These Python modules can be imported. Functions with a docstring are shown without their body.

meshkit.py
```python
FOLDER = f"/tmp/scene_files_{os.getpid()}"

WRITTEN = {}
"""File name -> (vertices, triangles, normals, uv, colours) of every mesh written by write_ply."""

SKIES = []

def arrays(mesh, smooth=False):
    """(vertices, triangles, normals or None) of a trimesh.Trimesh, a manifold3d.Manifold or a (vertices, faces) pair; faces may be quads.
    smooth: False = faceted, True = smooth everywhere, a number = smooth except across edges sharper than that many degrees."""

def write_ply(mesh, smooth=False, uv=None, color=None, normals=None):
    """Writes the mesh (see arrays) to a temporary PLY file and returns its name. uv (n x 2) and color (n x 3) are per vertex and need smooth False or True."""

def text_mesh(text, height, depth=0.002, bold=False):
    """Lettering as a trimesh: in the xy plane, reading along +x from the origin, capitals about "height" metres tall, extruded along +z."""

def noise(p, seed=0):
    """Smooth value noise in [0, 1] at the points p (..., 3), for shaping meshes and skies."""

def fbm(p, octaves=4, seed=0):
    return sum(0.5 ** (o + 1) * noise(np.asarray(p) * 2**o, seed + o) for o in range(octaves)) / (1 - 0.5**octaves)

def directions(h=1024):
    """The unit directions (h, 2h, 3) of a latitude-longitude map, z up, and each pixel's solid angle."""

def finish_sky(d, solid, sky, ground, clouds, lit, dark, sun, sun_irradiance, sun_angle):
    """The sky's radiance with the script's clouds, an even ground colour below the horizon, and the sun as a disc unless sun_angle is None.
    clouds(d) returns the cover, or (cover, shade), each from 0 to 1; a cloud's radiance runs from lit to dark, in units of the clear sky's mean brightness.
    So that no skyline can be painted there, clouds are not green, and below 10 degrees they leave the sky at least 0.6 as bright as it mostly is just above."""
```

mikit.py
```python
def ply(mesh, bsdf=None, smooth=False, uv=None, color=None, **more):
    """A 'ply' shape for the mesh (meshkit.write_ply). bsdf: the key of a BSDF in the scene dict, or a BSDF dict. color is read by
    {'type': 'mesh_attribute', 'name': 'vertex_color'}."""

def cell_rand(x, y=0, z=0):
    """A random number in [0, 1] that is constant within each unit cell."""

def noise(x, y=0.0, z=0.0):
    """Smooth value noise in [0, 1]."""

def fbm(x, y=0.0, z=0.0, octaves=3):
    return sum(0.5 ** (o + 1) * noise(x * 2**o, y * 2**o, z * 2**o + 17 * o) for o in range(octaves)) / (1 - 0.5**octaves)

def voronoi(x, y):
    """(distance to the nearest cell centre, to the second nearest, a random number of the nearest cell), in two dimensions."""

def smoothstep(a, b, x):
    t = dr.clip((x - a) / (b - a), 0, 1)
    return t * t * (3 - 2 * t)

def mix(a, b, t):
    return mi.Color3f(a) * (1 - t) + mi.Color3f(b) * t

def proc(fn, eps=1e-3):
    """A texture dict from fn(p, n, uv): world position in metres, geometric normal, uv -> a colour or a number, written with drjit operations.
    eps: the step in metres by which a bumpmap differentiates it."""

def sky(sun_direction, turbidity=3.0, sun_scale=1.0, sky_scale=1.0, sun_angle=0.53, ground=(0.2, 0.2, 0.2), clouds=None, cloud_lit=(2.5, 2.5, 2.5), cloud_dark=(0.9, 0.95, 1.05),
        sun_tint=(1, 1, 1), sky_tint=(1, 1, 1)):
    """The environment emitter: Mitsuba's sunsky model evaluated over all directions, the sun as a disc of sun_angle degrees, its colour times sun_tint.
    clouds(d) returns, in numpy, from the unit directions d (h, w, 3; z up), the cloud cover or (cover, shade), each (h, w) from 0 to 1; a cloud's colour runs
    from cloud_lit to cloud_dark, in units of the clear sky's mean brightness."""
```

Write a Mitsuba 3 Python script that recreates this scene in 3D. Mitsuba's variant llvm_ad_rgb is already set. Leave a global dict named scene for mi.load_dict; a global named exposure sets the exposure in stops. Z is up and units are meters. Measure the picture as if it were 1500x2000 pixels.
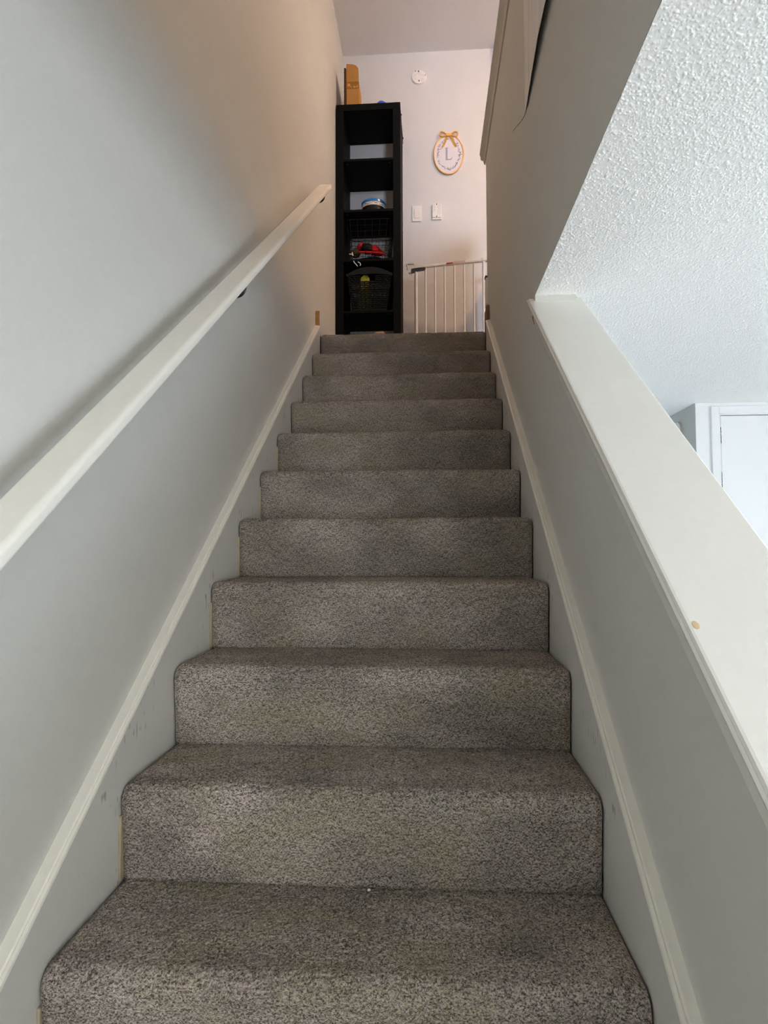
import math
import numpy as np
import trimesh
import manifold3d as m3
import drjit as dr
import mitsuba as mi
import mikit
import meshkit
from shapely.geometry import Polygon, Point, LineString
from shapely import affinity
from mikit import noise, fbm, mix

T = mi.ScalarTransform4f
scene, labels = {'type': 'scene'}, {}

# ---------------------------------------------------------------- camera, light, exposure
exposure = 0.0
CAM = np.array([0.1383, 0.0, 0.6418])
YAW, PITCH, ROLL, FPX = -0.0682, 0.0461, -0.0027, 1282.3
_f = np.array([math.sin(YAW) * math.cos(PITCH), math.cos(YAW) * math.cos(PITCH), math.sin(PITCH)])
_r = np.array([math.cos(YAW), -math.sin(YAW), 0.0])
_u = np.cross(_r, _f)
_up = math.cos(ROLL) * _u - math.sin(ROLL) * _r
scene['camera'] = {'type': 'perspective', 'fov_axis': 'x', 'fov': math.degrees(2 * math.atan(750 / FPX)), 'near_clip': 0.02, 'far_clip': 60.0,
                   'to_world': T().look_at(origin=CAM.tolist(), target=(CAM + _f).tolist(), up=_up.tolist())}
# daylight in the lower room's two windows and the upper floor's front window (radiance of the lit panes), and the hall lamp upstairs
DAY_SIDE = [5.0, 6.0, 7.1]
DAY_FRONT = [9.6, 9.7, 9.6]
PASSAGE_FILL = [2.2, 3.3, 4.6]  # blue fill of the added passage window
DAY_UPPER = [62.0, 67.0, 78.0]
LAMP = [172.0, 108.0, 62.0]

# ---------------------------------------------------------------- measures (metres)
Y1, RUN, RISE, HALF = 1.2435, 0.255, 0.1785, 0.45
ZF = -5 * RISE                    # lower floor
ZU = 10 * RISE                    # landing
XL, XR, XR2 = -0.478, 0.475, 0.60 # faces of the stairwell's walls
YB = 4.68                         # landing's back wall
ZC = 1.415                        # lower ceiling
ZT = 4.245                        # upper ceiling
YE = 3.68                         # end of the right wall
YN = Y1 + 9 * RUN                 # riser of the landing


# ---------------------------------------------------------------- materials
def rgb(c): return {'type': 'rgb', 'value': list(c)}


def paint(key, c, rough=0.55, spec=0.35, bump=None, eps=1e-3, vary=0.0, **kw):
    col = rgb(c)
    if vary:
        def colour(p, n, uv, c=c, vary=vary):
            k = 1 + vary * (fbm(p.x * 7, p.y * 7, p.z * 7) - 0.5) + 0.5 * vary * (noise(p.x * 90, p.y * 90, p.z * 90) - 0.5)
            return mi.Color3f(*c) * k
        col = mikit.proc(colour)
    b = {'type': 'principled', 'base_color': col, 'roughness': rough, 'specular': spec, **kw}
    if bump:
        b = {'type': 'bumpmap', 'arbitrary': mikit.proc(bump, eps), 'scale': 1.0, 'bsdf': b}
    scene[key] = {'type': 'twosided', 'bsdf': b}


def roller(p, n, uv): return 0.00022 * noise(p.x * 420, p.y * 420, p.z * 420) + 0.00035 * noise(p.x * 130, p.y * 130, p.z * 130)


def brushed(p, n, uv): return 0.00012 * noise(p.x * 600, p.y * 25, p.z * 600)


def splatter(p, n, uv): return 0.0010 * dr.clip(noise(p.x * 210, p.y * 210, 3.0) - 0.55, 0, 1)


paint('m_wall', (0.555, 0.545, 0.512), 0.6, 0.3, roller, 1.2e-3, vary=0.05)
paint('m_wall_back', (0.64, 0.62, 0.62), 0.6, 0.3, roller, 1.2e-3, vary=0.04)
paint('m_white', (0.70, 0.685, 0.64), 0.35, 0.5, brushed, vary=0.05)
paint('m_rail', (0.76, 0.735, 0.665), 0.33, 0.5, brushed, vary=0.06)
paint('m_door', (0.80, 0.81, 0.82), 0.35, 0.5)
paint('m_ceiling', (0.86, 0.865, 0.86), 0.85, 0.1, splatter, 1e-3)
paint('m_ceiling_upper', (0.80, 0.785, 0.785), 0.85, 0.1)
paint('m_floor_carpet', (0.22, 0.20, 0.18), 0.9, 0.1, vary=0.3)
paint('m_wood', (0.42, 0.22, 0.075), 0.6, 0.3, vary=0.3)
paint('m_dark_wood', (0.17, 0.12, 0.07), 0.6, 0.3, vary=0.3)
paint('m_black', (0.004, 0.0042, 0.0045), 0.6, 0.08)
paint('m_black_plastic', (0.007, 0.0075, 0.009), 0.45, 0.2)
paint('m_black_wire', (0.008, 0.008, 0.009), 0.6, 0.1)
paint('m_dark_metal', (0.03, 0.03, 0.032), 0.35, 0.5, metallic=0.5)
paint('m_card', (0.42, 0.20, 0.055), 0.75, 0.2, vary=0.12)
paint('m_card_dark', (0.075, 0.035, 0.015), 0.8, 0.2)
paint('m_tape', (0.27, 0.115, 0.012), 0.3, 0.5)
paint('m_tape_print', (0.75, 0.42, 0.22), 0.4, 0.5)
paint('m_blue', (0.025, 0.09, 0.52), 0.3, 0.5)
paint('m_lid', (0.01, 0.16, 0.45), 0.25, 0.6)
paint('m_label', (0.66, 0.60, 0.56), 0.5, 0.4)
paint('m_ink', (0.05, 0.05, 0.06), 0.6, 0.3)
paint('m_red', (0.55, 0.008, 0.014), 0.5, 0.3)
paint('m_brown', (0.05, 0.035, 0.02), 0.7, 0.2)
paint('m_tan', (0.42, 0.20, 0.08), 0.7, 0.2)
paint('m_cable', (0.72, 0.70, 0.68), 0.4, 0.5)
paint('m_yellow', (0.62, 0.58, 0.03), 0.4, 0.4)
paint('m_gate', (0.80, 0.79, 0.78), 0.35, 0.5)
paint('m_lever', (0.055, 0.06, 0.062), 0.4, 0.5)
paint('m_sticker', (0.33, 0.045, 0.015), 0.5, 0.4)
paint('m_sticker_pale', (0.62, 0.46, 0.44), 0.5, 0.4)
paint('m_plastic', (0.80, 0.76, 0.73), 0.4, 0.45)
paint('m_plastic_line', (0.48, 0.44, 0.43), 0.6, 0.3)
paint('m_hole', (0.05, 0.035, 0.025), 0.7, 0.2)
paint('m_gold', (0.85, 0.50, 0.15), 0.3, 0.5, metallic=0.2)
paint('m_gold_rim', (0.80, 0.48, 0.19), 0.4, 0.5, metallic=0.25)
paint('m_board', (0.70, 0.66, 0.70), 0.6, 0.3)
paint('m_letter', (0.33, 0.34, 0.41), 0.6, 0.3)
paint('m_leaf', (0.12, 0.13, 0.11), 0.7, 0.2)
paint('m_leaf_grey', (0.33, 0.33, 0.34), 0.7, 0.2)
paint('m_petal', (0.45, 0.25, 0.27), 0.7, 0.2)
paint('m_floor', (0.47, 0.45, 0.42), 0.4, 0.4, vary=0.25)
paint('m_chip', (0.60, 0.47, 0.30), 0.7, 0.2)
paint('m_pen', (0.30, 0.09, 0.05), 0.7, 0.2)
paint('m_glue', (0.36, 0.31, 0.21), 0.7, 0.2, vary=0.3)
paint('m_pale', (0.62, 0.42, 0.26), 0.8, 0.2)


def scuffed(p, n, uv):
    m = dr.clip((noise(p.y * 150, p.z * 38) - 0.80) * 9, 0, 1) * dr.clip((noise(p.y * 11, p.z * 11 + 4) - 0.60) * 9, 0, 1)
    return mi.Color3f(0.555, 0.545, 0.512) * (1 - 0.42 * m)


scene['m_skirt'] = {'type': 'twosided', 'bsdf': {'type': 'principled', 'base_color': mikit.proc(scuffed), 'roughness': 0.5, 'specular': 0.35}}


def grain(p, n, uv):
    w = noise(p.y * 34 + 3 * noise(p.y * 9, p.z * 2.2), p.z * 1.6)
    f = noise(p.y * 420, p.z * 14)
    return mi.Color3f(0.74, 0.70, 0.68) * (0.86 + 0.16 * w + 0.10 * f)


scene['m_paper'] = {'type': 'twosided', 'bsdf': {'type': 'principled', 'base_color': mikit.proc(grain), 'roughness': 0.7, 'specular': 0.2}}
def carpet(p, n, uv):
    """Light and dark yarn tufts; uv carries each spot's soil and pile patch (noise of step_mesh)."""
    a = noise(p.x * 380, p.y * 380, p.z * 380)
    b = noise(p.x * 720 + 5, p.y * 720, p.z * 720)
    c = noise(p.x * 150, p.y * 150 + 9, p.z * 150)
    yarn = dr.clip(0.5 + 2.1 * (0.5 * a + 0.5 * b - 0.5), 0, 1)
    grey = mix(mi.Color3f(0.062, 0.050, 0.045), mi.Color3f(0.445, 0.390, 0.358), yarn) * (0.78 + 0.5 * dr.clip(0.5 + 2.2 * (uv.y - 0.5), 0, 1))
    grey = grey * mix(mi.Color3f(1.06, 0.98, 1.02), mi.Color3f(0.95, 1.03, 0.95), c)
    brown = mix(mi.Color3f(0.080, 0.064, 0.044), mi.Color3f(0.420, 0.368, 0.275), dr.clip(0.5 + 1.9 * (0.45 * a + 0.55 * b - 0.5), 0, 1)) * (0.86 + 0.3 * c)
    return mix(grey, brown, 0.85 * uv.x)


scene['m_carpet'] = {'type': 'twosided', 'bsdf': {'type': 'diffuse', 'reflectance': mikit.proc(carpet)}}
scene['m_pane'] = {'type': 'diffuse', 'reflectance': rgb((0.5, 0.5, 0.5))}

# ---------------------------------------------------------------- helpers
count = {}


def key_for(name, parent=None):
    k = f'{parent}__{name}' if parent else name
    n = count.get(k, 0)
    count[k] = n + 1
    return k if n == 0 else f'{k}_{n:03d}'


def obj(name, mesh, mat, parent=None, smooth=False, label=None, cat=None, group=None, kind=None, **kw):
    k = key_for(name, parent)
    scene[k] = mikit.ply(mesh, mat, smooth=smooth, **kw)
    tag(k, label, cat, group, kind)
    return k


def tag(k, label=None, cat=None, group=None, kind=None):
    d = {n: v for n, v in (('label', label), ('category', cat), ('group', group), ('kind', kind)) if v}
    if d: labels[k] = d
    return k


def thing(name, label, cat, group=None):
    k = key_for(name)
    return tag(k, label, cat, group)


def cat(*ms): return trimesh.util.concatenate([m for m in ms])


def box(x0, x1, y0, y1, z0, z1, r=0.0):
    if r <= 0:
        b = trimesh.creation.box(extents=(x1 - x0, y1 - y0, z1 - z0))
        b.apply_translation(((x0 + x1) / 2, (y0 + y1) / 2, (z0 + z1) / 2))
        return b
    pts = []
    for ax in range(3):
        for sx in (0, 1):
            for sy in (0, 1):
                for sz in (0, 1):
                    p = [(x0, x1)[sx], (y0, y1)[sy], (z0, z1)[sz]]
                    s = [(1, -1)[sx], (1, -1)[sy], (1, -1)[sz]]
                    for k in range(3):
                        if k != ax: p[k] += s[k] * r
                    pts.append(p)
    return trimesh.convex.convex_hull(np.array(pts))


def extrude(poly, depth):
    if not isinstance(poly, Polygon): poly = Polygon(poly)
    return trimesh.creation.extrude_polygon(poly, depth, engine='earcut')


def remap(m, fn):
    v = fn(np.asarray(m.vertices))
    m2 = trimesh.Trimesh(v, m.faces.copy(), process=False)
    if m2.volume < 0: m2.invert()
    return m2


def slope_bar(profile, y0, y1, z0, s):
    """Profile (x, height over the line z = z0 + s y) swept from y0 to y1."""
    return remap(extrude(profile, 1.0), lambda v: np.stack([v[:, 0], y0 + v[:, 2] * (y1 - y0), z0 + s * (y0 + v[:, 2] * (y1 - y0)) + v[:, 1]], 1))


def slab_yz(poly, x0, x1): return remap(extrude(poly, x1 - x0), lambda v: np.stack([x0 + v[:, 2], v[:, 0], v[:, 1]], 1))


def slab_xz(poly, y0, y1): return remap(extrude(poly, y1 - y0), lambda v: np.stack([v[:, 0], y0 + v[:, 2], v[:, 1]], 1))


def tube(pts, r, n=8):
    pts = np.asarray(pts, float)
    t = np.gradient(pts, axis=0)
    t /= np.linalg.norm(t, axis=1, keepdims=True)
    a = np.array([0.13, 0.21, 0.97]) if abs(t[0, 2]) < 0.8 else np.array([0.97, 0.2, 0.1])
    rings = []
    for p, d in zip(pts, t):
        u = np.cross(a, d); u /= np.linalg.norm(u)
        a = np.cross(d, u)
        ang = np.linspace(0, 2 * np.pi, n, endpoint=False)
        rings.append(p + r * (np.cos(ang)[:, None] * u + np.sin(ang)[:, None] * a))
    v = np.vstack(rings + [pts[:1], pts[-1:]])
    f = []
    for i in range(len(pts) - 1):
        for j in range(n):
            a0, b0 = i * n + j, i * n + (j + 1) % n
            f += [[a0, b0, b0 + n], [a0, b0 + n, a0 + n]]
    c0, c1 = len(v) - 2, len(v) - 1
    for j in range(n):
        f.append([c0, (j + 1) % n, j])
        e = (len(pts) - 1) * n
        f.append([c1, e + j, e + (j + 1) % n])
    m = trimesh.Trimesh(v, np.array(f), process=False)
    if m.volume < 0: m.invert()
    return m


def bend(pts, n=24):
    """A smooth curve through the points."""
    from scipy.interpolate import CubicSpline
    pts = np.asarray(pts, float)
    t = np.r_[0, np.cumsum(np.linalg.norm(np.diff(pts, axis=0), axis=1))]
    return CubicSpline(t, pts)(np.linspace(0, t[-1], n))


def lathe(profile, n=40):
    m = trimesh.creation.revolve(np.asarray(profile, float), sections=n)
    if m.volume < 0: m.invert()
    return m


def cyl(p, q, r, n=12): return tube([p, (np.asarray(p) + np.asarray(q)) / 2, q], r, n)


def rod(x, y, z0, z1, r, n=10): return cyl((x, y, z0), (x, y, z1), r, n)


# ---------------------------------------------------------------- the setting: walls, floors, ceilings
S = 'structure'
obj('wall_left', box(-0.62, XL, -3.3, YB + 0.12, ZF - 0.1, ZT + 0.1), 'm_wall', label='tall pale grey painted wall on the left of the stairs', kind=S)
z_led = lambda y: 0.822 + 0.708 * (y - Y1)          # top face of the sloped ledge
y_m = Y1 + (ZC - 0.02 - 0.822) / 0.708
poly = [(-0.25, ZF), (YE, ZF), (YE, 2.862), (0.30, 2.862), (0.30, ZC + 0.002), (y_m, ZC + 0.002), (y_m, z_led(y_m) - 0.012), (-0.25, z_led(-0.25) - 0.012)]
obj('wall_right', slab_yz(poly, XR, XR2), 'm_wall', label='grey stairwell wall on the right, a sloped half wall below and a wall up to the landing above', kind=S)
obj('wall_back', box(-0.62, 0.66, YB, YB + 0.12, ZU - 0.3, ZT + 0.1), 'm_wall_back', label='pale wall at the back of the landing behind the black bookcase', kind=S)
obj('wall_hall', box(0.63, 4.1, 4.64, YB + 0.12, ZU - 0.3, ZT + 0.1), 'm_wall_back', label='hall wall upstairs beyond the baby gate', kind=S)
obj('wall_stairhead', box(XL, XR2, 0.18, 0.30, ZC, ZT), 'm_wall', label='wall above the foot of the stairs', kind=S)
obj('wall_front', box(-0.62, 4.1, -3.3, -3.2, ZF - 0.1, ZT + 0.1), 'm_wall', label='front wall of the house behind the camera', kind=S)
obj('wall_side', box(4.0, 4.1, -3.3, YB + 0.1, ZF - 0.1, ZT + 0.1), 'm_wall', label='side wall of the lower room', kind=S)
obj('wall_door', slab_xz([(1.632, ZF), (1.632, ZC + 0.03), (4.0, ZC + 0.03), (4.0, ZF), (2.56, ZF), (2.56, 1.3485), (1.752, 1.3485), (1.752, ZF)], 3.757, 3.87), 'm_door', label='white wall around the door in the lower room', kind=S)
obj('wall_passage', box(1.630, 1.75, 3.7575, 5.5, ZF, ZC + 0.03), 'm_wall', label='grey passage wall round the corner from the white door', kind=S)
obj('wall_far', box(XR2, 1.75, 5.4, 5.5, ZF, ZC + 0.03), 'm_wall', label='far wall of the passage', kind=S)
obj('wall_under', box(0.50, XR2, YE, 5.5, ZF, ZC + 0.03), 'm_wall', label='passage wall under the landing', kind=S)
obj('floor', box(-0.62, 4.1, -3.3, 5.5, ZF - 0.1, ZF), 'm_floor', label='pale floor of the lower room', kind=S)
obj('floor_upper', cat(box(XR2, 4.0, -3.2, 4.64, ZC + 0.03, ZU), box(XL, XR2, -3.2, 0.18, ZC + 0.03, ZU), box(XL, XR2, YN + 0.03, YB, ZC + 0.03, ZU - 0.004)), 'm_floor_carpet',
    label='upper floor and landing at the top of the stairs', kind=S)
obj('ceiling_upper', box(-0.62, 4.1, -3.3, YB + 0.12, ZT, ZT + 0.1), 'm_ceiling_upper', label='smooth grey ceiling above the landing', kind=S)

# the popcorn ceiling: a grid with splatters of plaster hanging from it near the stairs, plain further off
rng = np.random.default_rng(7)
GX, GY = (XR, 2.35), (0.70, 3.757)
blobs = []
for n, r0, r1, hh in ((300000, 0.0009, 0.0017, 0.0010), (90000, 0.0014, 0.0025, 0.0019), (9000, 0.0022, 0.0034, 0.0024)):
    c = np.stack([rng.uniform(*GX, n), rng.uniform(*GY, n)], 1)
    dens = meshkit.fbm(np.stack([c[:, 0] * 9, c[:, 1] * 9, 0 * c[:, 0]], 1), 3, 5)
    keep = rng.random(n) < np.clip((dens - 0.15) * 2.0, 0.45, 1)
    c = c[keep]
    blobs.append((c, rng.uniform(r0, r1, len(c)), hh * rng.uniform(0.3, 1, len(c))))
BC, BR, BH = (np.concatenate(z) for z in zip(*blobs))


def plaster(x0, x1, y0, y1, st):
    nx, ny = int((x1 - x0) / st) + 1, int((y1 - y0) / st) + 1
    xs, ys = np.linspace(x0, x1, nx), np.linspace(y0, y1, ny)
    sx, sy = xs[1] - xs[0], ys[1] - ys[0]
    h = np.zeros((nx, ny))
    m = (BC[:, 0] > x0 - 0.01) & (BC[:, 0] < x1 + 0.01) & (BC[:, 1] > y0 - 0.01) & (BC[:, 1] < y1 + 0.01)
    c, r, a = BC[m], np.maximum(BR[m], st * 0.75), BH[m]
    i0, j0 = np.floor((c[:, 0] - x0) / sx).astype(int), np.floor((c[:, 1] - y0) / sy).astype(int)
    w = int(math.ceil(0.0068 / st))
    for di in range(-w, w + 2):
        for dj in range(-w, w + 2):
            i, j = i0 + di, j0 + dj
            ok = (i >= 0) & (i < nx) & (j >= 0) & (j < ny)
            d2 = ((xs[i[ok]] - c[ok, 0]) ** 2 + (ys[j[ok]] - c[ok, 1]) ** 2) / r[ok] ** 2
            np.maximum.at(h, (i[ok], j[ok]), a[ok] * np.clip(1 - d2 / 2.2, 0, 1) ** 0.8)
    X, Yg = np.meshgrid(xs, ys, indexing='ij')
    h += 0.0005 * meshkit.noise(np.stack([X * 160, Yg * 160, 0 * X], -1))
    v = np.stack([X, Yg, ZC - h], -1).reshape(-1, 3)
    I = np.arange(nx * ny).reshape(nx, ny)
    q = np.stack([I[:-1, :-1], I[:-1, 1:], I[1:, 1:], I[1:, :-1]], -1).reshape(-1, 4)
    return trimesh.Trimesh(v, np.vstack([q[:, [0, 1, 2]], q[:, [0, 2, 3]]]), process=False)


grids = [plaster(XR, 1.2, 0.70, 1.6, 0.0016), plaster(XR, 1.7, 1.6, 2.6, 0.0028), plaster(XR, 2.35, 2.6, 3.757, 0.0045)]
plain = [box(XR2, 4.0, -3.2, 5.5, ZC + 0.001, ZC + 0.03), box(XL, XR2, -3.2, 0.30, ZC + 0.001, ZC + 0.03)]
obj('ceiling', cat(*grids, *plain), 'm_ceiling', smooth=False, label='white popcorn textured ceiling of the lower room right of the stairs', kind=S)

# ---------------------------------------------------------------- windows (lit panes in white frames; the passage one is an added fill light)


def window(axis, at, a0, a1, z0, z1, facing, light, label):
    """A window on a wall: axis 0 = on a wall of constant x, 1 = of constant y."""
    n = f'window_{window.n}'; window.n += 1
    count[n] = 1
    w, d = 0.07, 0.04

    def b(p0, p1, q0, q1, t0, t1):
        lo, hi = sorted((at + facing * t0, at + facing * t1))
        return box(lo, hi, p0, p1, q0, q1) if axis == 0 else box(p0, p1, lo, hi, q0, q1)
    obj('frame', cat(b(a0 - w, a1 + w, z1, z1 + w, 0, d), b(a0 - w, a1 + w, z0 - w, z0, 0, d), b(a0 - w, a0, z0, z1, 0, d), b(a1, a1 + w, z0, z1, 0, d)), 'm_white', n)
    am = (a0 + a1) / 2
    obj('glazing_bar', b(am - 0.02, am + 0.02, z0, z1, 0, d * 0.8), 'm_white', n)
    c = at + facing * 0.012
    P = np.array([(c, a0, z0), (c, a1, z0), (c, a1, z1), (c, a0, z1)]) if axis == 0 else np.array([(a0, c, z0), (a1, c, z0), (a1, c, z1), (a0, c, z1)])
    F = np.array([[0, 1, 2], [0, 2, 3]])
    m = trimesh.Trimesh(P, F, process=False)
    if m.face_normals[0][axis] * facing < 0: m.invert()
    obj('pane', m, 'm_pane', n, emitter={'type': 'area', 'radiance': rgb(light)})
    tag(n, label, kind=S)


window.n = 1
window(0, 4.0, -1.0, 1.3, -0.25, 1.20, -1, DAY_SIDE, 'daylit window in the side wall of the lower room')
window(1, -3.2, 0.9, 3.2, -0.25, 1.20, 1, DAY_FRONT, 'daylit window in the front wall of the lower room')
window(1, -3.2, 0.95, 1.85, 2.65, 3.9, 1, DAY_UPPER, 'daylit window in the front wall of the upper floor')

window(1, 5.4, 0.85, 1.45, 0.0, 1.05, -1, PASSAGE_FILL, 'added unseen window, a cool fill light at the end of the passage')  # added out of view to throw cool blue light on the passage wall and ceiling

# hall lamp upstairs
lamp = thing('ceiling_lamp', 'warm glass bowl lamp on the hall ceiling right of the landing', 'lamp')
obj('base', remap(lathe([(0, 0), (0.17, 0), (0.17, 0.03), (0, 0.03)]), lambda v: v + [1.55, 3.3, ZT - 0.03]), 'm_white', lamp)
ang = np.linspace(0, math.pi / 2, 10)
bowl = lathe([(0.155 * math.sin(t), -0.09 * math.cos(t)) for t in ang] + [(0, 0)], 32)
obj('bowl', remap(bowl, lambda v: v + [1.55, 3.3, ZT - 0.03]), 'm_pane', lamp, emitter={'type': 'area', 'radiance': rgb(LAMP)})

# ---------------------------------------------------------------- the carpeted stairs
def step_mesh(k, d):
    """Carpet of step k: up the riser, round the nosing, back over the tread to the next riser (or over the landing)."""
    yf, zb, zt = Y1 + RUN * (k - 1), RISE * (k - 1), RISE * k
    r, ov = 0.031, 0.012
    last = YB - 0.02 if k == 10 else yf + RUN + 0.012
    pts, tone = [], []
    for t in np.linspace(0, 1, max(4, int((RISE - r) / d))): pts.append((yf - ov * t ** 1.5, zb - 0.004 + (zt - r - zb + 0.004) * t))
    for a in np.linspace(0, math.pi / 2, max(6, int(r * 1.57 / d)))[1:]: pts.append((yf - ov + r - r * math.cos(a), zt - r + r * math.sin(a)))
    y = yf - ov + r
    while y < last:
        y += d if y < yf + (RUN + 0.05 if k < 5 else 0.06) else (0.03 if y > yf + RUN + 0.05 else 0.006)
        pts.append((min(y, last), zt))
    pts = np.array(pts)
    s = np.r_[0, np.cumsum(np.linalg.norm(np.diff(pts, axis=0), axis=1))]
    tg = np.gradient(pts, axis=0); tg /= np.linalg.norm(tg, axis=1, keepdims=True)
    nrm = np.stack([-tg[:, 1], tg[:, 0]], 1)          # outward: -y on the riser, +z on the tread
    w = HALF - 0.002
    x = np.linspace(-w, w, int(2 * w / d))
    Xg, Sg = np.meshgrid(x, s, indexing='ij')
    P = lambda a, b, c=0.0: np.stack([Xg * a + 13.7 * k, Sg * b + 3.1 * k, 0 * Xg + c], -1)
    tuft = meshkit.noise(P(1 / 0.0034, 1 / 0.0034), 1)
    fine = meshkit.noise(P(1 / 0.0021, 1 / 0.0021), 2)
    rows = meshkit.noise(P(1 / 0.016, 1 / 0.0044), 3)
    near_nose = np.exp(-((Sg - (RISE - 0.012)) / 0.028) ** 2)
    patch = meshkit.fbm(P(7.0, 11.0), 3, 11)
    worn = meshkit.fbm(P(8.0, 12.0, 5.0), 3, 21)
    lift = 0.0024 * tuft + 0.0008 * fine + 0.0055 * near_nose * (rows - 0.5) + 0.006 * (meshkit.fbm(P(5, 8), 2, 31) - 0.5)
    edge = np.clip((w - np.abs(Xg)) / 0.012, 0, 1)
    lift = lift * edge - 0.004 * (1 - edge)
    lift -= 0.005 * np.exp(-(Sg / 0.006) ** 2)
    V = np.stack([Xg, pts[None, :, 0] + nrm[None, :, 0] * lift, pts[None, :, 1] + nrm[None, :, 1] * lift], -1)
    # blotches of brown soil, and patches of pile lying another way
    soil = np.clip((worn - 0.44 + 0.5 * (tuft - 0.5)) * 2.6, 0, 1)
    n0, n1 = Xg.shape
    I = np.arange(n0 * n1).reshape(n0, n1)
    q = np.stack([I[:-1, :-1], I[1:, :-1], I[1:, 1:], I[:-1, 1:]], -1).reshape(-1, 4)
    m = trimesh.Trimesh(V.reshape(-1, 3), np.vstack([q[:, [0, 1, 2]], q[:, [0, 2, 3]]]), process=False)
    return m, np.stack([soil, patch], -1).reshape(-1, 2)


stairs = thing('staircase', 'flight of grey brown carpeted stairs climbing between two walls to the landing', 'stairs')
for k in range(-4, 11):
    d = 0.012 if k < 0 else (0.0018, 0.0018, 0.0020, 0.0022, 0.0025)[min(k, 4)] if k < 5 else 0.0032
    m, c = step_mesh(k, d)
    st = obj('step', m, 'm_carpet', stairs, smooth=True, uv=c)
    if k in (0, 1, 3, 4, 5, 6):
        yf, zb = Y1 + RUN * (k - 1), RISE * (k - 1)
        obj('glue_strip', box(-0.4525, -0.4472, yf - 0.010, yf + 0.004, zb + 0.004, zb + RISE - 0.055, 0.001), 'm_glue', st, label='narrow tan strip of old glue at the left edge')

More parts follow.
